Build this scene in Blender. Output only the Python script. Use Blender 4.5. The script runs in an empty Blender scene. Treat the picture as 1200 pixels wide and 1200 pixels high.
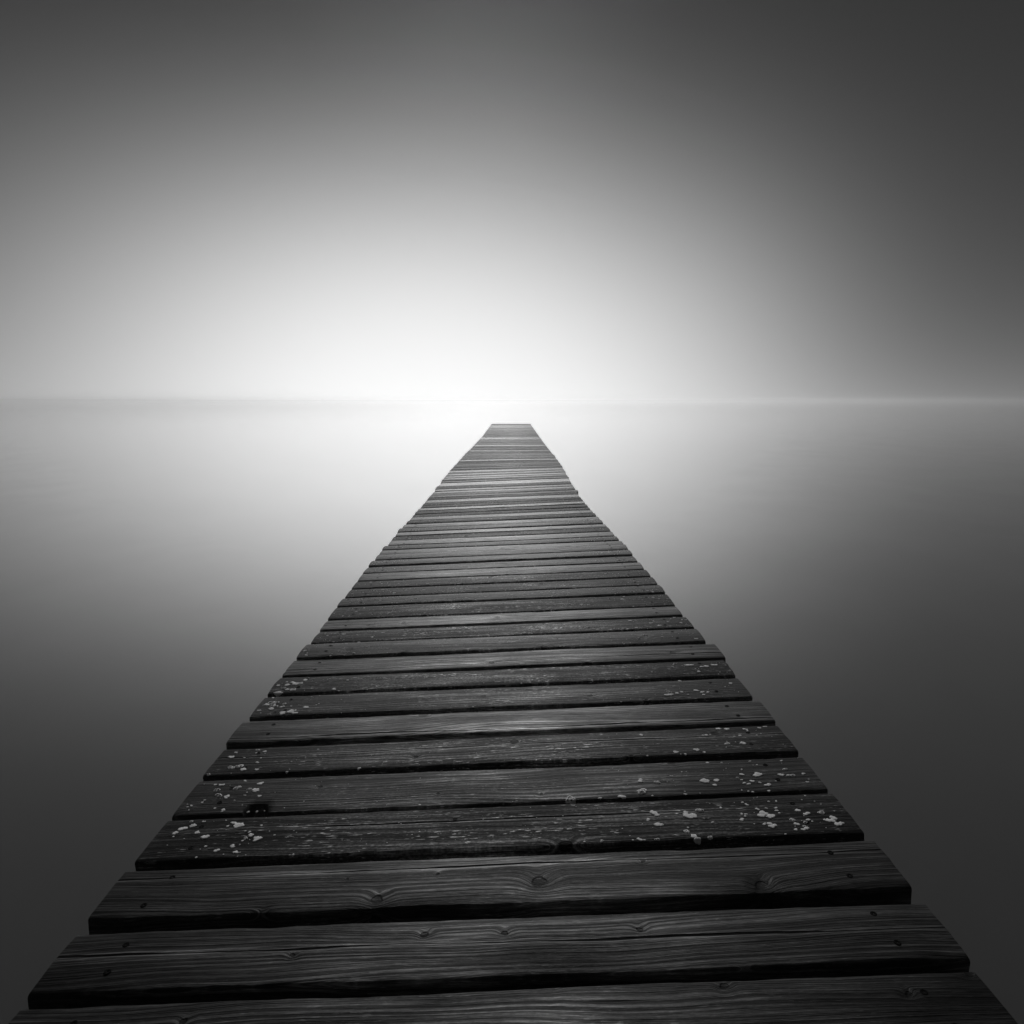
import bpy, math, random
from mathutils import Vector, Matrix, noise

scene = bpy.context.scene

# ------------------------------------------------------------------ camera
CAM_H = 0.9                                   # above the middle of the deck
cam_data = bpy.data.cameras.new('camera')
cam_data.sensor_width = 36.0
cam_data.lens = 24.0
cam_data.clip_start = 0.02
cam_data.clip_end = 20000.0
cam = bpy.data.objects.new('camera', cam_data)
scene.collection.objects.link(cam)
cam.location = (0.0, 0.0, CAM_H)
cam.rotation_euler = (math.radians(90.0) - math.atan(131.0 / 800.0), 0.0, 0.0)
scene.camera = cam

# ------------------------------------------------------------------ light
SUN_AZ = math.radians(-2.5)                   # a little left of the jetty's axis (+Y)
SUN_EL = math.radians(25.0)
SUN_STRENGTH = 4.7
SKY_STRENGTH = 0.05
GLOW_STRENGTH = 2.32
HAZE_DENSITY = 0.0055
HAZE_ANISO = 0.84
WATER_ROUGH = 0.08
WATER_POWER = 0.10
sun_dir = Vector((math.sin(SUN_AZ) * math.cos(SUN_EL), math.cos(SUN_AZ) * math.cos(SUN_EL), math.sin(SUN_EL)))

# ------------------------------------------------------------------ node helper
class Net:
    """Small wrapper that builds math node graphs."""
    def __init__(self, tree):
        self.t = tree
        self.n = tree.nodes
        self.l = tree.links
    def node(self, kind, **props):
        nd = self.n.new(kind)
        for k, v in props.items():
            setattr(nd, k, v)
        return nd
    def put(self, sock, val):
        if isinstance(val, bpy.types.NodeSocket):
            self.l.new(val, sock)
        else:
            sock.default_value = val
    def m(self, op, a, b=None, c=None, clamp=False):
        nd = self.node('ShaderNodeMath', operation=op, use_clamp=clamp)
        for i, v in enumerate((a, b, c)):
            if v is not None:
                self.put(nd.inputs[i], v)
        return nd.outputs[0]
    def xyz(self, x, y, z=0.0):
        nd = self.node('ShaderNodeCombineXYZ')
        for i, v in enumerate((x, y, z)):
            self.put(nd.inputs[i], v)
        return nd.outputs[0]
    def sep(self, v):
        nd = self.node('ShaderNodeSeparateXYZ')
        self.put(nd.inputs[0], v)
        return nd.outputs
    def noise(self, vec, scale=1.0, detail=2.0, rough=0.5, dist=0.0):
        nd = self.node('ShaderNodeTexNoise')
        self.put(nd.inputs['Vector'], vec)
        nd.inputs['Scale'].default_value = scale
        nd.inputs['Detail'].default_value = detail
        nd.inputs['Roughness'].default_value = rough
        nd.inputs['Distortion'].default_value = dist
        return nd.outputs[0]
    def ramp(self, val, lo, hi, a=0.0, b=1.0, smooth=True):
        nd = self.node('ShaderNodeMapRange')
        nd.interpolation_type = 'SMOOTHSTEP' if smooth else 'LINEAR'
        nd.clamp = True if not smooth else nd.clamp
        for i, v in enumerate((val, lo, hi, a, b)):
            self.put(nd.inputs[i], v)
        return nd.outputs[0]
    def mix(self, f, a, b):                     # scalar mix
        return self.m('ADD', self.m('MULTIPLY', a, self.m('SUBTRACT', 1.0, f)), self.m('MULTIPLY', b, f))
    def grey(self, v):
        nd = self.node('ShaderNodeCombineColor')
        for i in range(3):
            self.put(nd.inputs[i], v)
        return nd.outputs[0]

# ------------------------------------------------------------------ world: foggy sky, black and white
world = bpy.data.worlds.new('World')
scene.world = world
world.use_nodes = True
wt = world.node_tree
wt.nodes.clear()
N = Net(wt)
sky = N.node('ShaderNodeTexSky', sky_type='NISHITA', sun_disc=False)
sky.sun_elevation = SUN_EL
sky.sun_rotation = SUN_AZ
sky.air_density = 0.5
sky.dust_density = 0.0
sky.ozone_density = 1.0
bw = N.node('ShaderNodeRGBToBW')
wt.links.new(sky.outputs[0], bw.inputs[0])
tc = N.node('ShaderNodeTexCoord')
sx, sy, sz = N.sep(tc.outputs['Generated'])[:3]
az = N.m('ARCTAN2', sx, sy)
el = N.m('ARCSINE', sz)
# the veiled sun: a wide soft disc of bright fog round the sun, wider than tall
qa = N.m('DIVIDE', N.m('SUBTRACT', az, math.radians(-7.0)), N.ramp(az, math.radians(10), math.radians(42), math.radians(27.3), math.radians(23.5)))
qe = N.m('DIVIDE', N.m('SUBTRACT', el, math.radians(0.8)), math.radians(15.9))
q2 = N.m('ADD', N.m('MULTIPLY', qa, qa), N.m('MULTIPLY', qe, qe))
glow = N.m('EXPONENT', N.m('MULTIPLY', N.m('POWER', q2, 1.22), -1.0))
bg_sky = N.node('ShaderNodeBackground')
bg_sky.inputs['Strength'].default_value = SKY_STRENGTH
wt.links.new(N.grey(bw.outputs[0]), bg_sky.inputs['Color'])
bg_glow = N.node('ShaderNodeBackground')
bg_glow.inputs['Strength'].default_value = GLOW_STRENGTH
wt.links.new(N.grey(glow), bg_glow.inputs['Color'])
add = N.node('ShaderNodeAddShader')
wt.links.new(bg_sky.outputs[0], add.inputs[0])
wt.links.new(bg_glow.outputs[0], add.inputs[1])
wout = N.node('ShaderNodeOutputWorld')
wt.links.new(add.outputs[0], wout.inputs['Surface'])

sun_data = bpy.data.lights.new('sun', 'SUN')
sun_data.energy = SUN_STRENGTH
sun_data.angle = math.radians(12.0)           # seen through thick fog: no edge
sun_data.color = (1.0, 1.0, 1.0)              # black and white photograph
sun = bpy.data.objects.new('sun', sun_data)
scene.collection.objects.link(sun)
sun.location = sun_dir * 60.0
sun.rotation_euler = sun_dir.to_track_quat('Z', 'Y').to_euler()

# ------------------------------------------------------------------ picture settings
scene.view_settings.view_transform = 'Standard'
scene.view_settings.look = 'None'
scene.view_settings.gamma = 1.0
scene.view_settings.use_curve_mapping = False
scene.view_settings.exposure = -1.55
scene.cycles.use_denoising = True
scene.cycles.max_bounces = 12
scene.cycles.volume_bounces = 8
scene.cycles.diffuse_bounces = 3
scene.cycles.glossy_bounces = 3

# ------------------------------------------------------------------ materials
def new_mat(name):
    mt = bpy.data.materials.new(name)
    mt.use_nodes = True
    mt.node_tree.nodes.clear()
    net = Net(mt.node_tree)
    out = net.node('ShaderNodeOutputMaterial')
    bsdf = net.node('ShaderNodeBsdfPrincipled')
    mt.node_tree.links.new(bsdf.outputs[0], out.inputs['Surface'])
    return mt, net, bsdf, out

def wood_material():
    """Weathered softwood. Object colour: r tone, g how mossy and old, b place of a long crack
    across the board (0.5 = none, else metres * 5 + 0.5)."""
    mt, N, bs, out = new_mat('weathered_wood')
    tc = N.node('ShaderNodeTexCoord')
    oi = N.node('ShaderNodeObjectInfo')
    rnd = oi.outputs['Random']
    sc = N.node('ShaderNodeSeparateColor')
    N.l.new(oi.outputs['Color'], sc.inputs[0])
    tone, old, crack = sc.outputs[0], sc.outputs[1], sc.outputs[2]
    x, y, z = N.sep(tc.outputs['Object'])[:3]
    y = N.m('SUBTRACT', y, N.m('MULTIPLY', z, 0.9))           # grain runs on over the edges
    ox = N.m('ADD', x, N.m('MULTIPLY', rnd, 53.0))
    oy = N.m('ADD', y, N.m('MULTIPLY', rnd, 17.0))
    # knots: scattered round spots the grain bends round
    vo = N.node('ShaderNodeTexVoronoi', voronoi_dimensions='2D', feature='F1')
    vo.inputs['Scale'].default_value = 5.5
    wob = N.m('MULTIPLY', N.m('SUBTRACT', N.noise(N.xyz(ox, oy), 40.0, 2.0), 0.5), 0.012)
    N.l.new(N.xyz(N.m('ADD', ox, wob), N.m('ADD', oy, wob)), vo.inputs['Vector'])
    d = N.m('DIVIDE', vo.outputs['Distance'], 5.5)            # metres from the knot
    vc = N.node('ShaderNodeSeparateColor')
    N.l.new(vo.outputs['Color'], vc.inputs[0])
    has = N.m('GREATER_THAN', vc.outputs[0], 0.40)
    rad = N.m('ADD', 0.0035, N.m('MULTIPLY', N.m('POWER', vc.outputs[1], 2.0), 0.012))
    dn = N.m('DIVIDE', d, rad)
    knot = N.m('MULTIPLY', has, N.ramp(dn, 0.75, 1.15, 1.0, 0.0))
    halo = N.m('MULTIPLY', has, N.m('EXPONENT', N.m('MULTIPLY', N.m('POWER', N.m('DIVIDE', dn, 2.2), 2.0), -1.0)))
    # grain coordinate: across the board, wandering, raised round the knots
    slow = N.m('SUBTRACT', N.noise(N.xyz(N.m('MULTIPLY', ox, 1.1), N.m('MULTIPLY', oy, 5.0)), 1.0, 2.0, 0.45), 0.5)
    mid = N.m('SUBTRACT', N.noise(N.xyz(N.m('MULTIPLY', ox, 5.0), N.m('MULTIPLY', oy, 18.0)), 1.0, 2.0), 0.5)
    v = N.m('ADD', oy, N.m('MULTIPLY', slow, 0.11))
    v = N.m('ADD', v, N.m('MULTIPLY', mid, 0.006))
    v = N.m('ADD', v, N.m('MULTIPLY', halo, N.m('MULTIPLY', rad, 1.9)))
    # annual rings
    rings = N.noise(N.xyz(N.m('MULTIPLY', ox, 0.5), N.m('MULTIPLY', v, 150.0)), 1.0, 3.0, 0.6)
    ringw = N.ramp(rings, 0.36, 0.66)
    fine = N.noise(N.xyz(N.m('MULTIPLY', ox, 14.0), N.m('MULTIPLY', v, 620.0)), 1.0, 3.0, 0.65)
    fibre = N.noise(N.xyz(N.m('MULTIPLY', ox, 45.0), N.m('MULTIPLY', v, 1500.0)), 1.0, 2.0, 0.6)
    patch = N.noise(N.xyz(N.m('MULTIPLY', ox, 2.6), N.m('MULTIPLY', oy, 13.0)), 1.0, 4.0, 0.6)
    speck = N.noise(N.xyz(N.m('MULTIPLY', ox, 130.0), N.m('MULTIPLY', oy, 200.0)), 1.0, 3.0, 0.6)
    # short dark checks that follow the grain
    chk = N.noise(N.xyz(N.m('MULTIPLY', ox, 3.2), N.m('MULTIPLY', v, 210.0)), 1.0, 1.0, 0.4)
    check = N.ramp(chk, 0.70, 0.76)
    # pale worn flecks of the older boards
    fl = N.noise(N.xyz(N.m('MULTIPLY', ox, 42.0), N.m('MULTIPLY', oy, 260.0)), 1.0, 3.0, 0.55)
    flz = N.noise(N.xyz(N.m('MULTIPLY', ox, 6.0), N.m('MULTIPLY', oy, 22.0)), 1.0, 3.0, 0.6)
    fleck = N.m('MULTIPLY', N.m('MULTIPLY', N.ramp(fl, 0.57, 0.66), N.ramp(flz, 0.42, 0.62)), old)
    # one long crack
    cy = N.m('MULTIPLY', N.m('SUBTRACT', crack, 0.5), 0.2)
    cw = N.m('SUBTRACT', N.noise(N.xyz(N.m('MULTIPLY', ox, 2.2), rnd), 1.0, 4.0, 0.55), 0.5)
    cdist = N.m('ABSOLUTE', N.m('SUBTRACT', N.m('SUBTRACT', y, cy), N.m('MULTIPLY', cw, 0.022)))
    cwid = N.ramp(N.noise(N.xyz(N.m('MULTIPLY', ox, 2.7), N.m('MULTIPLY', rnd, 9.0)), 1.0, 3.0), 0.34, 0.62, 0.0006, 0.0030)
    on = N.m('GREATER_THAN', N.m('ABSOLUTE', N.m('SUBTRACT', crack, 0.5)), 0.004)
    crk = N.m('MULTIPLY', on, N.ramp(N.m('DIVIDE', cdist, cwid), 0.6, 1.25, 1.0, 0.0))
    cpale = N.m('MULTIPLY', on, N.ramp(cdist, 0.001, 0.011, 1.0, 0.0))
    # colour
    base = N.mix(ringw, 0.55, 1.22)
    base = N.m('MULTIPLY', base, N.mix(fine, 0.1, 1.9))
    base = N.m('MULTIPLY', base, N.mix(fibre, 0.5, 1.5))
    base = N.m('MULTIPLY', base, N.ramp(patch, 0.25, 0.75, 0.22, 1.75))
    base = N.m('MULTIPLY', base, N.mix(N.m('MULTIPLY', old, 0.6), 1.0, N.ramp(speck, 0.3, 0.7, 0.45, 1.35)))
    base = N.m('ADD', base, N.m('MULTIPLY', cpale, N.m('MULTIPLY', fine, 1.7)))
    base = N.m('ADD', base, N.m('MULTIPLY', fleck, 2.5))
    base = N.m('MULTIPLY', base, N.mix(knot, 1.0, 0.20))
    base = N.m('MULTIPLY', base, N.mix(check, 1.0, 0.35))
    base = N.m('MULTIPLY', base, N.mix(crk, 1.0, 0.06))
    # foot wear and end algae, with the bright centre reflection also painted into the colour
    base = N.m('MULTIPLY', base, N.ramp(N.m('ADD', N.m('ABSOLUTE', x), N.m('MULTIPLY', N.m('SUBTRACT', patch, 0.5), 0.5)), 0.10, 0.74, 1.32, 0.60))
    base = N.m('POWER', base, 2.3)
    base = N.m('MULTIPLY', base, N.m('MULTIPLY', tone, 1.35))
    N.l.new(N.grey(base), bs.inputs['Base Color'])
    # sheen
    rough = N.m('ADD', 0.31, N.m('MULTIPLY', N.m('SUBTRACT', 1.0, ringw), 0.10))
    rough = N.m('ADD', rough, N.m('MULTIPLY', old, 0.26))
    rough = N.m('ADD', rough, N.m('MULTIPLY', patch, 0.10))
    rough = N.m('ADD', rough, N.m('MULTIPLY', crk, 0.4), clamp=True)
    N.l.new(rough, bs.inputs['Roughness'])
    bs.inputs['IOR'].default_value = 1.13
    # relief
    h = N.m('MULTIPLY', ringw, 0.45)
    h = N.m('ADD', h, N.m('MULTIPLY', fine, 0.55))
    h = N.m('ADD', h, N.m('MULTIPLY', fibre, 0.25))
    h = N.m('ADD', h, N.m('MULTIPLY', fleck, 0.35))
    h = N.m('ADD', h, N.m('MULTIPLY', N.m('MULTIPLY', speck, old), 0.5))
    h = N.m('SUBTRACT', h, N.m('MULTIPLY', check, 0.8))
    h = N.m('SUBTRACT', h, N.m('MULTIPLY', crk, 3.0))
    h = N.m('SUBTRACT', h, N.m('MULTIPLY', knot, 0.5))
    h = N.m('ADD', h, N.m('MULTIPLY', slow, 3.0))
    bp = N.node('ShaderNodeBump')
    bp.inputs['Strength'].default_value = 1.0
    bp.inputs['Distance'].default_value = 0.0016
    N.l.new(h, bp.inputs['Height'])
    N.l.new(bp.outputs[0], bs.inputs['Normal'])
    return mt

def lichen_material():
    mt, N, bs, out = new_mat('pale_lichen')
    tc = N.node('ShaderNodeTexCoord')
    n1 = N.noise(tc.outputs['Object'], 420.0, 3.0, 0.6)
    n2 = N.noise(tc.outputs['Object'], 35.0, 2.0, 0.5)
    val = N.m('MULTIPLY', N.ramp(n1, 0.3, 0.62, 0.68, 0.95), N.ramp(n2, 0.3, 0.7, 0.82, 1.0))
    N.l.new(N.grey(val), bs.inputs['Base Color'])
    bs.inputs['Roughness'].default_value = 0.9
    bp = N.node('ShaderNodeBump')
    bp.inputs['Strength'].default_value = 0.25
    bp.inputs['Distance'].default_value = 0.001
    N.l.new(n1, bp.inputs['Height'])
    N.l.new(bp.outputs[0], bs.inputs['Normal'])
    return mt

def screw_material():
    mt, N, bs, out = new_mat('rusted_steel')
    tc = N.node('ShaderNodeTexCoord')
    n1 = N.noise(tc.outputs['Object'], 600.0, 3.0, 0.6)
    N.l.new(N.grey(N.ramp(n1, 0.3, 0.7, 0.003, 0.012)), bs.inputs['Base Color'])
    bs.inputs['Roughness'].default_value = 0.95
    bs.inputs['IOR'].default_value = 1.1
    bs.inputs['Metallic'].default_value = 0.0
    return mt

def water_material():
    """Still lake smoothed by a very long exposure; dark weed and silt show faintly close to the jetty."""
    mt, N, bs, out = new_mat('long_exposure_water')
    tc = N.node('ShaderNodeTexCoord')
    px, py, pz = N.sep(tc.outputs['Object'])[:3]
    n1 = N.noise(N.xyz(px, N.m('MULTIPLY', py, 0.7)), 0.9, 4.0, 0.55, 0.4)
    n2 = N.noise(N.xyz(px, py), 0.12, 3.0, 0.5)
    val = N.m('MULTIPLY', N.ramp(n1, 0.28, 0.72, 0.03, 0.06), N.ramp(n2, 0.3, 0.7, 0.8, 1.15))
    # averaged ripples: the mirror share rises towards grazing view as on water, but sooner
    df = N.node('ShaderNodeBsdfDiffuse')
    N.l.new(N.grey(val), df.inputs['Color'])
    gl = N.node('ShaderNodeBsdfGlossy', distribution='MULTI_GGX')
    gl.inputs['Color'].default_value = (1, 1, 1, 1)
    gl.inputs['Roughness'].default_value = WATER_ROUGH
    fr = N.node('ShaderNodeFresnel')
    fr.inputs['IOR'].default_value = 1.33
    mx = N.node('ShaderNodeMixShader')
    N.l.new(N.m('MULTIPLY', N.m('POWER', fr.outputs[0], WATER_POWER), N.ramp(n1, 0.3, 0.65, 0.975, 1.0)), mx.inputs[0])
    N.l.new(df.outputs[0], mx.inputs[1])
    N.l.new(gl.outputs[0], mx.inputs[2])
    N.n.remove(bs)
    N.l.new(mx.outputs[0], out.inputs['Surface'])
    return mt

WOOD = wood_material()
LICHEN_MAT = lichen_material()
SCREW_MAT = screw_material()
WATER = water_material()

# ------------------------------------------------------------------ helpers
def link_mesh(name, verts, faces, mat, parent=None, smooth=None):
    me = bpy.data.meshes.new(name)
    me.from_pydata(verts, [], faces)
    me.materials.append(mat)
    if smooth is not None:
        me.polygons.foreach_set('use_smooth', smooth)
    me.update()
    ob = bpy.data.objects.new(name, me)
    scene.collection.objects.link(ob)
    ob.parent = parent
    return ob

# ------------------------------------------------------------------ the setting: water
WATER_Z = -0.48
xs = [-3000, -60, -12, -4, 4, 12, 60, 3000]
ys = [-200, -20, -4, 8, 30, 90, 500, 3500]
wv = [(float(a), float(b), 0.0) for b in ys for a in xs]
wf = [(j * 8 + i, j * 8 + i + 1, (j + 1) * 8 + i + 1, (j + 1) * 8 + i) for j in range(7) for i in range(7)]
water = link_mesh('water', wv, wf, WATER)
water.location = (0, 0, WATER_Z)
water['kind'] = 'structure'
water['label'] = 'still fog-covered lake water smoothed by a long exposure'

# ------------------------------------------------------------------ the jetty
TILT = 0.042                                   # the deck leans: its right side is higher
def deck_tilt(y):
    t = min(1.0, max(0.0, (y - 6.4) / 7.0))
    t = t * t * (3 - 2 * t)
    return TILT * (1 - t)
def lerp_table(tab, y):
    if y <= tab[0][0]:
        return tab[0][1]
    for (a, va), (b, vb) in zip(tab, tab[1:]):
        if y <= b:
            return va + (vb - va) * (y - a) / (b - a)
    return tab[-1][1]
LEFT_EDGE = [(-1, -.762), (.9, -.765), (1.5, -.774), (2.4, -.789), (3.2, -.803), (3.9, -.815), (4.3, -.815), (4.9, -.815), (5.45, -.808),
             (6.1, -.803), (6.9, -.807), (8.0, -.822), (9.0, -.818), (10.0, -.812), (11.1, -.802), (11.7, -.798), (13.7, -.767),
             (17.5, -.744), (20.4, -.760), (26.8, -.779)]
RIGHT_EDGE = [(-1, .716), (.9, .717), (1.9, .717), (2.5, .707), (3.2, .699), (3.95, .688), (4.4, .672), (4.95, .654), (5.5, .634),
              (5.85, .621), (6.25, .618), (6.6, .627), (7.25, .634), (8.05, .655), (9.3, .673), (11.5, .690), (13.9, .677),
              (19.8, .690), (26.8, .713)]
# measured boards, nearest first: front y, back y, left x, right x
BOARDS = [(0.943, 1.07, -0.766, 0.722), (1.103, 1.238, -0.772, 0.723), (1.261, 1.405, -0.771, 0.716), (1.419, 1.567, -0.773, 0.716),
          (1.588, 1.727, -0.778, 0.717), (1.749, 1.885, -0.787, 0.722), (1.907, 2.05, -0.782, 0.714), (2.071, 2.205, -0.786, 0.716),
          (2.222, 2.36, -0.789, 0.731), (2.381, 2.524, -0.79, 0.707), (2.54, 2.682, -0.784, 0.707), (2.696, 2.825, -0.792, 0.7),
          (2.843, 3.005, -0.799, 0.703), (3.019, 3.156, -0.802, 0.701), (3.172, 3.305, -0.802, 0.699), (3.324, 3.462, -0.806, 0.696),
          (3.473, 3.62, -0.809, 0.691), (3.635, 3.779, -0.816, 0.686), (3.8, 3.938, -0.82, 0.688), (3.951, 4.068, -0.813, 0.688)]
# lichen spots on the near boards: x, y along the jetty, half width in millimetres
LICHEN = {3: [(-0.723, 1.37, 7.3), (-0.704, 1.376, 7.3), (-0.731, 1.353, 5.2), (-0.73, 1.34, 1.7), (-0.684, 1.352, 5.2), (-0.663, 1.336, 10.8), (-0.715, 1.393, 4.4), (-0.687, 1.391, 3.5), (-0.638, 1.393, 2.4), (-0.617, 1.383, 5.8), (-0.624, 1.371, 2.9), (-0.601, 1.373, 10.1), (-0.55, 1.368, 2.9), (-0.567, 1.345, 3.4), (-0.562, 1.334, 6.2), (-0.568, 1.326, 4.5), (-0.572, 1.317, 2.8), (-0.54, 1.318, 8.4), (-0.646, 1.302, 3.9), (-0.615, 1.288, 4.7), (-0.586, 1.3, 5.0), (-0.571, 1.279, 4.6), (0.508, 1.379, 3.3), (0.514, 1.372, 3.8), (0.566, 1.38, 2.7), (0.583, 1.38, 3.3), (0.533, 1.354, 4.3), (0.552, 1.354, 2.7), (0.574, 1.354, 3.8), (0.571, 1.346, 3.2), (0.573, 1.336, 2.1), (0.492, 1.339, 3.2), (0.502, 1.336, 2.7), (0.498, 1.33, 2.1), (0.487, 1.32, 4.2), (0.537, 1.334, 10.1), (0.552, 1.323, 7.9), (0.613, 1.341, 5.9), (0.629, 1.33, 8.5), (0.661, 1.331, 6.9), (0.591, 1.31, 4.7), (0.622, 1.309, 4.2), (0.596, 1.298, 6.2), (0.614, 1.299, 5.7), (0.608, 1.289, 4.1), (0.606, 1.277, 8.2), (0.584, 1.279, 3.1), (0.675, 1.311, 6.8), (0.66, 1.306, 5.2), (0.668, 1.301, 6.2), (0.677, 1.293, 7.2), (0.687, 1.295, 3.6), (0.542, 1.296, 7.8), (0.53, 1.301, 3.6), (0.307, 1.35, 8.9), (0.29, 1.332, 4.4), (0.311, 1.314, 7.4), (0.407, 1.357, 6.4), (0.458, 1.364, 3.8), (0.376, 1.351, 6.3), (0.384, 1.336, 11.3), (0.367, 1.301, 3.7), (0.359, 1.285, 6.1), (0.423, 1.313, 3.1), (0.183, 1.27, 4.8), (0.259, 1.266, 5.4), (0.296, 1.263, 4.2), (0.377, 1.26, 8.3), (0.404, 1.262, 4.8)], 4: [(-0.658, 1.556, 3.9), (-0.615, 1.541, 6.4), (-0.711, 1.54, 5.8), (-0.727, 1.542, 3.9), (-0.711, 1.519, 6.4), (-0.667, 1.524, 8.0), (-0.632, 1.518, 4.8), (-0.616, 1.508, 9.5), (-0.7, 1.49, 10.0), (-0.677, 1.487, 6.9), (-0.634, 1.491, 2.5), (-0.598, 1.485, 4.4), (-0.726, 1.469, 3.1), (-0.746, 1.457, 3.1), (-0.753, 1.453, 1.8), (-0.685, 1.444, 2.4), (-0.663, 1.434, 6.0), (-0.724, 1.477, 2.5), (0.585, 1.554, 2.7), (0.597, 1.535, 2.7), (0.661, 1.55, 3.0), (0.653, 1.509, 5.0), (0.581, 1.491, 8.8), (0.637, 1.487, 7.0), (0.656, 1.481, 6.4), (0.689, 1.485, 4.4), (0.546, 1.494, 5.3), (0.529, 1.481, 4.1), (0.537, 1.472, 2.6), (0.538, 1.46, 3.5), (0.548, 1.455, 3.5), (0.56, 1.465, 5.2), (0.577, 1.458, 3.5), (0.59, 1.449, 5.7), (0.613, 1.462, 2.3), (0.683, 1.453, 2.6), (0.525, 1.433, 2.6), (0.538, 1.428, 2.6), (0.446, 1.471, 10.9), (0.478, 1.476, 5.5), (0.469, 1.454, 5.4), (0.303, 1.486, 6.9), (0.3, 1.442, 12.2), (0.341, 1.476, 5.5), (0.48, 1.553, 4.3), (0.38, 1.5, 2.8), (0.134, 1.425, 9.4), (0.251, 1.425, 6.7)], 5: [(-0.74, 1.702, 3.5), (-0.681, 1.71, 7.1), (-0.663, 1.703, 5.0), (-0.682, 1.694, 2.8), (-0.745, 1.677, 7.7), (-0.661, 1.644, 4.5), (-0.72, 1.624, 6.8), (-0.702, 1.628, 9.2), (-0.685, 1.614, 6.7), (-0.651, 1.609, 4.4), (-0.766, 1.596, 4.7), (0.595, 1.634, 6.4), (0.6, 1.674, 3.9), (0.584, 1.672, 2.6), (0.555, 1.635, 6.0), (0.595, 1.634, 6.0), (0.415, 1.604, 6.7), (0.469, 1.609, 6.7), (0.485, 1.599, 3.7), (0.51, 1.683, 6.2), (0.578, 1.715, 6.2), (0.346, 1.699, 5.5), (0.556, 1.72, 6.7), (0.576, 1.714, 5.6), (0.627, 1.709, 6.1), (0.629, 1.7, 2.8), (0.665, 1.715, 4.7), (0.682, 1.721, 5.0), (0.505, 1.685, 2.8), (0.601, 1.675, 3.8)], 7: [(-0.754, 2.039, 4.9), (-0.741, 1.994, 12.0), (-0.758, 1.985, 7.5), (-0.734, 1.971, 10.2), (-0.731, 1.954, 8.1), (-0.768, 1.948, 4.7), (-0.726, 1.918, 6.6), (-0.703, 1.985, 6.1), (-0.702, 1.966, 6.1), (-0.676, 1.968, 3.0), (-0.686, 1.927, 9.3), (-0.669, 1.933, 10.6), (-0.651, 1.922, 6.6), (-0.653, 1.938, 4.6), (-0.628, 1.952, 8.3), (-0.599, 1.968, 2.7), (-0.594, 1.975, 2.7), (-0.633, 2.031, 3.5), (0.678, 2.004, 5.4), (0.565, 1.961, 8.2), (0.577, 1.949, 5.6), (0.593, 1.948, 5.6), (0.579, 1.932, 5.0), (0.479, 1.962, 8.9), (0.47, 1.942, 7.5), (0.484, 1.941, 7.5), (0.5, 1.947, 5.0), (0.517, 1.957, 4.4), (0.473, 1.98, 3.8), (0.531, 2.041, 7.2), (0.53, 1.939, 3.1)], 8: [(-0.77, 2.128, 5.8), (-0.749, 2.155, 4.4), (-0.727, 2.148, 7.3), (-0.742, 2.13, 10.2), (-0.715, 2.133, 8.7), (-0.703, 2.134, 8.7), (-0.745, 2.107, 6.5), (-0.728, 2.097, 7.2), (-0.754, 2.08, 9.3), (-0.692, 2.167, 7.4), (-0.688, 2.188, 3.7), (-0.649, 2.098, 3.6), (-0.575, 2.088, 6.4), (-0.709, 2.092, 8.6), (-0.741, 2.068, 3.5), (-0.544, 2.148, 5.1), (0.547, 2.177, 7.0), (0.591, 2.157, 11.0), (0.629, 2.141, 7.5), (0.643, 2.141, 6.8), (0.665, 2.151, 6.9), (0.674, 2.146, 6.2), (0.532, 2.15, 4.1), (0.709, 2.145, 2.4), (0.607, 2.105, 6.7)]}

THICK = 0.042
random.seed(11)
rows = []                                      # (key, front, back, left, right)
y = 0.926
rows.append((0, 0.789, 0.926, -0.764, 0.716))
yy = 0.770
for k in range(1, 11):                         # boards underfoot, behind the lens
    w = random.uniform(0.134, 0.146)
    rows.insert(0, (-k, yy - w, yy, -0.764 + random.uniform(-.006, .006), 0.717 + random.uniform(-.006, .006)))
    yy -= w + random.uniform(.012, .024)
DECK_START = yy
for i, b in enumerate(BOARDS):
    rows.append((i + 1,) + b)
yy = 4.080
k = 21
while yy < 26.66:
    w = random.uniform(0.128, 0.145)
    jl = random.gauss(0, .0035) + (random.choice((-.010, .008)) if random.random() < .05 else 0)
    jr = random.gauss(0, .0035) + (random.choice((-.010, .008)) if random.random() < .05 else 0)
    if yy > 26.4:
        jl = jr = 0
    yc = yy + w / 2
    rows.append((k, yy, yy + w, lerp_table(LEFT_EDGE, yc) + jl, lerp_table(RIGHT_EDGE, yc) + jr))
    yy += w + random.choice((.009, .012, .016, .020, .027))
    k += 1
DECK_END = rows[-1][2]

jetty = bpy.data.objects.new('jetty', None)
scene.collection.objects.link(jetty)
jetty['label'] = 'long narrow jetty of weathered wooden planks running straight out over the water into fog'
jetty['category'] = 'jetty'

def nz(a, b, c=0.0):
    return noise.noise(Vector((a, b, c)))

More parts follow.
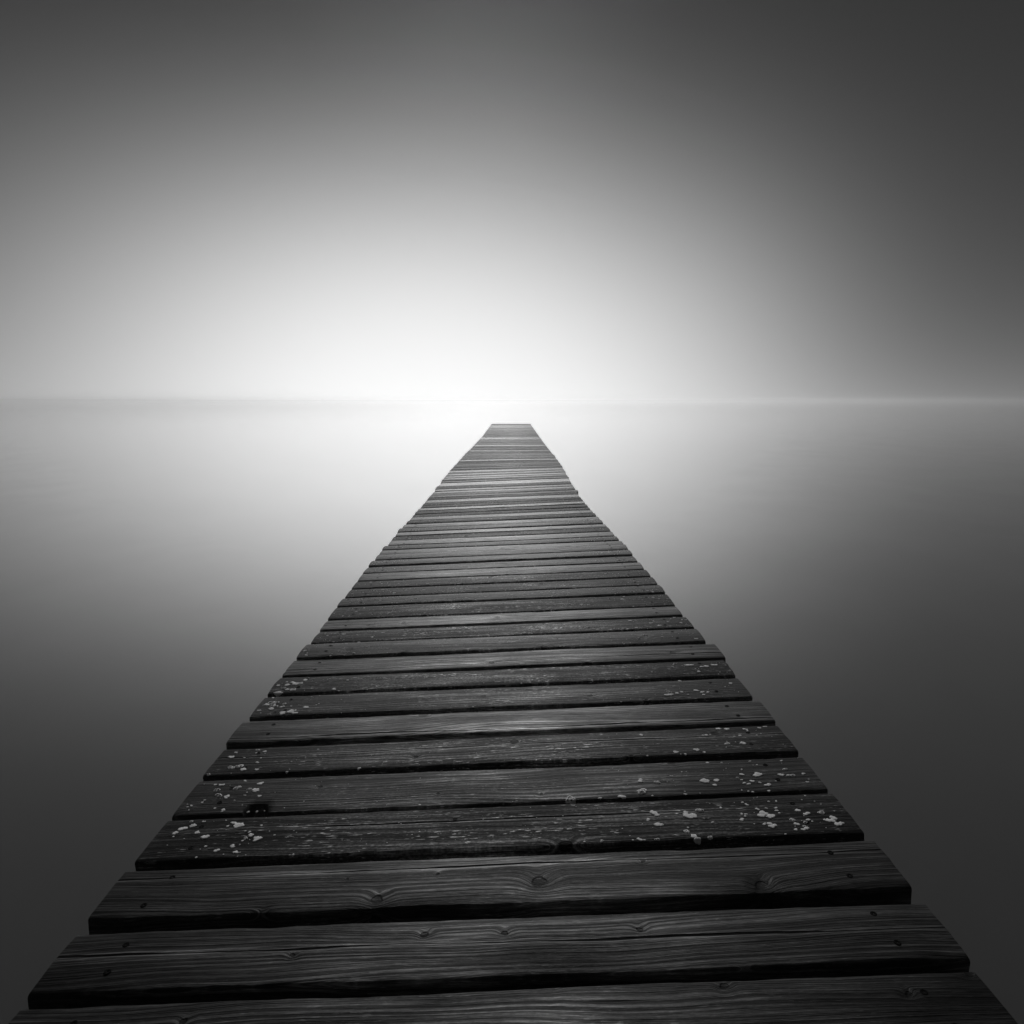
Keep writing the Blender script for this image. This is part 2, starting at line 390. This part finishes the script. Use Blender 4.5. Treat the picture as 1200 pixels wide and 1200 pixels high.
def board_mesh(name, length, width, seed, cols, cup, notch=None):
    """One plank: rounded long edges, slightly cupped and wandering, cut ends. Top at z = 0."""
    t = THICK
    r = 0.0045
    hw = width / 2
    prof = [(-hw, -t), (-hw, -t * .5), (-hw, -r), (-hw + r * .3, -r * .3), (-hw + r, 0.0), (-hw + .012, 0.0),
            (-hw * .55, 0.0), (-hw * .18, 0.0), (hw * .18, 0.0), (hw * .55, 0.0), (hw - .012, 0.0), (hw - r, 0.0),
            (hw - r * .3, -r * .3), (hw, -r), (hw, -t * .5), (hw, -t)]
    npf = len(prof)
    verts, faces, sm = [], [], []
    for c in range(cols + 1):
        u = c / cols
        x = (u - .5) * length
        ef = nz(x * 3.1, seed, 1.7) * .0032 + nz(x * 14., seed, 4.1) * .0014 - max(0., nz(x * 9., seed, 31.) - .32) * .008
        eb = nz(x * 3.1, seed, 8.3) * .0032 + nz(x * 14., seed, 6.1) * .0014 + max(0., nz(x * 9., seed, 37.) - .32) * .008
        bow = nz(x * 1.1, seed, 12.) * .0030
        for j, (py, pz) in enumerate(prof):
            f = py / hw
            yv = py - (ef if f < 0 else eb) * abs(f)
            zv = pz + bow
            if pz > -t * .4:
                zv += cup * (1 - f * f) + nz(x * 6., py * 40., seed) * .0007
                if abs(f) > .9:
                    zv -= abs(nz(x * 22., seed + f * 5, 3.)) * .0016
            if c in (0, cols):                 # sawn ends are a little rough
                x2 = x + nz(py * 60., pz * 60., seed + c) * .002
            else:
                x2 = x
            if notch:
                nx0, nx1 = notch
                if nx0 < x < nx1:
                    e = math.sin(math.pi * (x - nx0) / (nx1 - nx0)) ** .45
                    depth = .030 * e * (.8 + .4 * nz(x * 90., 3., seed))
                    into = (py + hw)
                    if into < depth + .004:
                        zv = min(zv, -.030 + .5 * into + .006 * nz(x * 120., py * 200., 1.))
            verts.append((x2, yv, zv))
    for c in range(cols):
        for j in range(npf):
            a = c * npf + j
            b = c * npf + (j + 1) % npf
            faces.append((a, b, b + npf, a + npf))
            sm.append(j != npf - 1)
    n0 = len(verts)                            # sawn ends have their own corners, so they stay sharp
    verts += verts[:npf] + verts[cols * npf:cols * npf + npf]
    faces.append(tuple(range(n0, n0 + npf)))
    faces.append(tuple(reversed(range(n0 + npf, n0 + 2 * npf))))
    sm += [False, False]
    # front is -y: orient outwards
    faces = [tuple(reversed(f)) for f in faces]
    return link_mesh(name, verts, faces, WOOD, jetty, sm)

def lichen_mesh(spots, parent, seed):
    """Crusty rosettes on the face of a board: x, y in the board's frame, half width in metres."""
    rg = random.Random(seed)
    verts, faces = [], []
    for (x, y, r) in spots:
        lobes = [(0.0, 0.0, 1.0)]
        if r > .003:
            lobes = []
            for q in range(rg.randint(2, 4 if r < .007 else 6)):
                a = rg.uniform(0, 6.283)
                o = rg.uniform(.15, .62)
                lobes.append((math.cos(a) * o, math.sin(a) * o * .8, rg.uniform(.42, .70)))
        ring = r > .0055 and rg.random() < .25
        for (lx, ly, lr) in lobes:
            n = 11
            cx, cy, rr = x + lx * r, y + ly * r, max(.0007, lr * r)
            ph = rg.uniform(0, 6.283)
            rad = [rr * rg.uniform(.62, 1.18) for _ in range(n)]
            ctr = len(verts)
            top = min(.0010, .14 * rr) + .0003
            verts.append((cx, cy, top * (.35 if ring else 1.0)))
            for lev, hz in ((.7, 1.0), (1.0, .7), (1.06, -.9)):
                for i in range(n):
                    a = ph + i * 6.28318 / n
                    verts.append((cx + math.cos(a) * rad[i] * lev, cy + math.sin(a) * rad[i] * lev * .85, top * hz))
            for i in range(n):
                i2 = (i + 1) % n
                if not ring:
                    faces.append((ctr, ctr + 1 + i, ctr + 1 + i2))
                for lev in range(2):
                    b = ctr + 1 + lev * n
                    faces.append((b + i, b + n + i, b + n + i2, b + i2))
    ob = link_mesh('lichen', verts, faces, LICHEN_MAT, parent, [True] * len(faces))
    ob['kind'] = 'stuff'
    return ob

def screw_head():
    """Countersunk head sitting in its crushed hole: dark dished disc inside a low rim."""
    n = 14
    verts, faces = [], []
    for (r, z) in ((.0060, -.0006), (.0054, .0004), (.0044, .0004), (.0036, .0002), (.0012, .0001), (.0010, -.0004)):
        for i in range(n):
            a = i * 6.28318 / n
            verts.append((math.cos(a) * r, math.sin(a) * r, z))
    for l in range(5):
        for i in range(n):
            i2 = (i + 1) % n
            faces.append((l * n + i, l * n + i2, l * n + n + i2, l * n + n + i))
    faces.append(tuple(5 * n + i for i in range(n)))
    me = bpy.data.meshes.new('screw')
    me.from_pydata(verts, [], faces)
    me.materials.append(SCREW_MAT)
    me.polygons.foreach_set('use_smooth', [True] * len(faces))
    return me
SCREW = screw_head()

SMOOTH_BOARDS = {0, 1, 2, 6, 9, 12, 17, 20}    # newer, bare boards
TONES = {0: .036, 1: .046, 2: .050, 3: .044, 4: .052, 5: .062, 6: .105, 7: .080, 8: .072, 9: .100, 10: .085, 11: .09, 12: .105}
CRACKS = {1: .003, 2: .035, 5: .018, 9: -.028, 3: .022, 12: .01, 17: -.02}
rg = random.Random(5)
for (key, f, b, l, r) in rows:
    yc = (f + b) / 2
    width = b - f
    length = r - l
    cols = 96 if key <= 8 else (48 if key <= 22 else 18)
    smooth = key in SMOOTH_BOARDS or (key > 20 and rg.random() < (.45 if key < 48 else .2)) or key < 0
    old = rg.uniform(.05, .25) if smooth else (rg.uniform(.4, 1.0) if key < 48 else rg.uniform(.7, 1.0))
    tone = TONES.get(key, rg.uniform(.075, .115) if smooth else rg.uniform(.055, .095))
    crack = CRACKS.get(key, rg.uniform(-.05, .05) if rg.random() < .25 else 0.0)
    cup = rg.uniform(.0012, .0030) if key < 6 else rg.uniform(.0026, .0062)
    notch = None
    if key == 4:
        notch = (-.612 - (l + r) / 2, -.556 - (l + r) / 2)
        cols = 150
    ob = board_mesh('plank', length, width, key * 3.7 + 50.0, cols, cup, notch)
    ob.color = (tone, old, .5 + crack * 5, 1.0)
    tilt = deck_tilt(yc)
    xm = (l + r) / 2
    roll = math.radians(rg.gauss(.2, 1.1) if key > 10 else rg.gauss(0, .3))
    ob.location = (xm, yc, tilt * xm + rg.uniform(-.0025, .0025))
    rot = Matrix.Rotation(math.radians(.2 if key < 12 else rg.gauss(.2, .2)), 4, 'Z') @ Matrix.Rotation(-math.atan(tilt), 4, 'Y') @ Matrix.Rotation(roll, 4, 'X')
    ob.rotation_euler = rot.to_euler()
    if notch:
        ob['label'] = 'plank with a broken-out dark notch in its near edge'
    # lichen
    spots = []
    if key in LICHEN:
        for (sx, sy, mm) in LICHEN[key]:
            dx, dy = sx - xm, max(-width / 2 + .006, min(width / 2 - .006, sy - yc))
            spots.append((dx, dy, mm * .0014))
    if not smooth and -1 < key <= 45:
        n = rg.randint(10, 30) if key in LICHEN else rg.randint(18, 46)
        for q in range(n):
            side = rg.choice((-1, 1))
            dx = side * min(length / 2 - .01, max(.05, length / 2 - abs(rg.gauss(.10, .14)) - .01))
            dy = rg.uniform(-1, 1) * (width / 2 - .006)
            big = key not in LICHEN and rg.random() < .35
            spots.append((dx, dy, rg.uniform(.0045, .0095) if big else rg.uniform(.0011, .0030)))
        for q in range(rg.randint(40, 90) if key <= 16 else rg.randint(10, 30)):   # specks all over
            spots.append((rg.uniform(-.49, .49) * length, rg.uniform(-1, 1) * (width / 2 - .006), rg.uniform(.0006, .0017) * (1 + .02 * max(key, 0))))
        for q in range(rg.randint(3, 9)):      # a few along the wet lower edge
            spots.append((rg.uniform(-.5, .5) * length * .9, -width / 2 + rg.uniform(.004, .008), rg.uniform(.0015, .006)))
    if spots:
        def onto(dx, dy):
            return cup * (1 - (2 * dy / width) ** 2) + nz(dx * 1.1, key * 3.7 + 50.0, 12.) * .0030
        lo = lichen_mesh(spots, ob, 100 + key)
        me = lo.data
        for vt in me.vertices:
            vt.co.z += onto(vt.co.x, vt.co.y)
            if abs(vt.co.y) > width / 2 - .004:
                vt.co.z -= (abs(vt.co.y) - width / 2 + .004) * .6
    # screws, two at each end
    if 0 <= key <= 30:
        for side in (-1, 1):
            for dy in (-.030, .034):
                s = bpy.data.objects.new('screw', SCREW)
                scene.collection.objects.link(s)
                s.parent = ob
                sx = side * (length / 2 - .095 + rg.uniform(-.010, .008))
                sy = dy + rg.uniform(-.006, .006)
                s.location = (sx, sy, cup * (1 - (2 * sy / width) ** 2) + nz(sx * 1.1, key * 3.7 + 50.0, 12.) * .0030 + .0002)

# stringers under the board ends, following the deck
def beam(edge, inset, width, height):
    verts, faces = [], []
    n = 60
    for i in range(n + 1):
        y = DECK_START + .03 + (DECK_END - .03 - DECK_START - .03) * i / n
        x0 = lerp_table(edge, y)
        s = -1 if x0 < 0 else 1
        xo = x0 - s * inset
        xi = xo - s * width
        tl = deck_tilt(y)
        for x, dz in ((xo, 0), (xi, 0), (xi, -height), (xo, -height)):
            verts.append((x, y, tl * x - THICK - .007 + dz))
    for i in range(n):
        for j in range(4):
            a, b = i * 4 + j, i * 4 + (j + 1) % 4
            faces.append((a, b, b + 4, a + 4))
    faces.append((0, 1, 2, 3))
    faces.append(tuple(reversed((n * 4, n * 4 + 1, n * 4 + 2, n * 4 + 3))))
    if s > 0:
        pass
    else:
        faces = [tuple(reversed(q)) for q in faces]
    ob = link_mesh('stringer', verts, faces, WOOD, jetty)
    ob.color = (.07, .4, .5, 1.0)
    return ob
beam(LEFT_EDGE, .012, .055, .13)
beam(RIGHT_EDGE, .012, .055, .13)

# posts and cross beams that carry it
def post(x, y, top, radius, seed):
    n = 14
    verts, faces, sm = [], [], []
    levels = [-1.7, -1.0, WATER_Z, -.30, top]
    for z in levels:
        for i in range(n):
            a = i * 6.28318 / n
            rr = radius * (1 + .06 * nz(math.cos(a) * 1.5, math.sin(a) * 1.5, seed + z)) * (1.05 - .05 * (z + 1.7))
            verts.append((math.cos(a) * rr, math.sin(a) * rr, z))
    for l in range(len(levels) - 1):
        for i in range(n):
            i2 = (i + 1) % n
            faces.append((l * n + i, l * n + i2, l * n + n + i2, l * n + n + i))
            sm.append(True)
    faces.append(tuple((len(levels) - 1) * n + i for i in range(n)))
    faces.append(tuple(reversed(range(n))))
    sm += [False, False]
    ob = link_mesh('post', verts, faces, WOOD, jetty, sm)
    ob.location = (x, y, 0)
    ob.color = (.05, .5, .5, 1.0)
y = .35
i = 0
while y < DECK_END:
    tl = deck_tilt(y)
    xl, xr = lerp_table(LEFT_EDGE, y) + .16, lerp_table(RIGHT_EDGE, y) - .16
    under = -THICK - .007 - .13
    for x in (xl, xr):
        post(x, y, tl * x + under - .02, .075, i * 1.3 + x)
    v = []
    for yo in (-.06, .06):
        for x, dz in ((xl - .12, .012), (xr + .12, .012), (xr + .12, -.12), (xl - .12, -.12)):
            v.append((x, y + yo, tl * x + under + dz - .013))
    fc = [(0, 1, 2, 3), (7, 6, 5, 4), (0, 4, 5, 1), (1, 5, 6, 2), (2, 6, 7, 3), (3, 7, 4, 0)]
    cb = link_mesh('cross_beam', v, fc, WOOD, jetty)
    cb.color = (.06, .4, .5, 1.0)
    y += 2.93
    i += 1

# ------------------------------------------------------------------ the fog over the water
hx0, hx1, hy0, hy1, hz0, hz1 = -3050.0, 3050.0, -250.0, 3550.0, -2.8, 1.5
hv = [(hx0, hy0, hz0), (hx1, hy0, hz0), (hx1, hy1, hz0), (hx0, hy1, hz0), (hx0, hy0, hz1), (hx1, hy0, hz1), (hx1, hy1, hz1), (hx0, hy1, hz1)]
hf = [(3, 2, 1, 0), (4, 5, 6, 7), (0, 1, 5, 4), (1, 2, 6, 5), (2, 3, 7, 6), (3, 0, 4, 7)]
hm = bpy.data.materials.new('fog')
hm.use_nodes = True
hm.node_tree.nodes.clear()
vol = hm.node_tree.nodes.new('ShaderNodeVolumePrincipled')
vol.inputs['Color'].default_value = (.89, .89, .89, 1)
vol.inputs['Density'].default_value = HAZE_DENSITY
vol.inputs['Anisotropy'].default_value = HAZE_ANISO
ho = hm.node_tree.nodes.new('ShaderNodeOutputMaterial')
hm.node_tree.links.new(vol.outputs[0], ho.inputs['Volume'])
haze = link_mesh('haze', hv, hf, hm)
haze['kind'] = 'stuff'
haze['label'] = 'thin pale fog lying over the water'
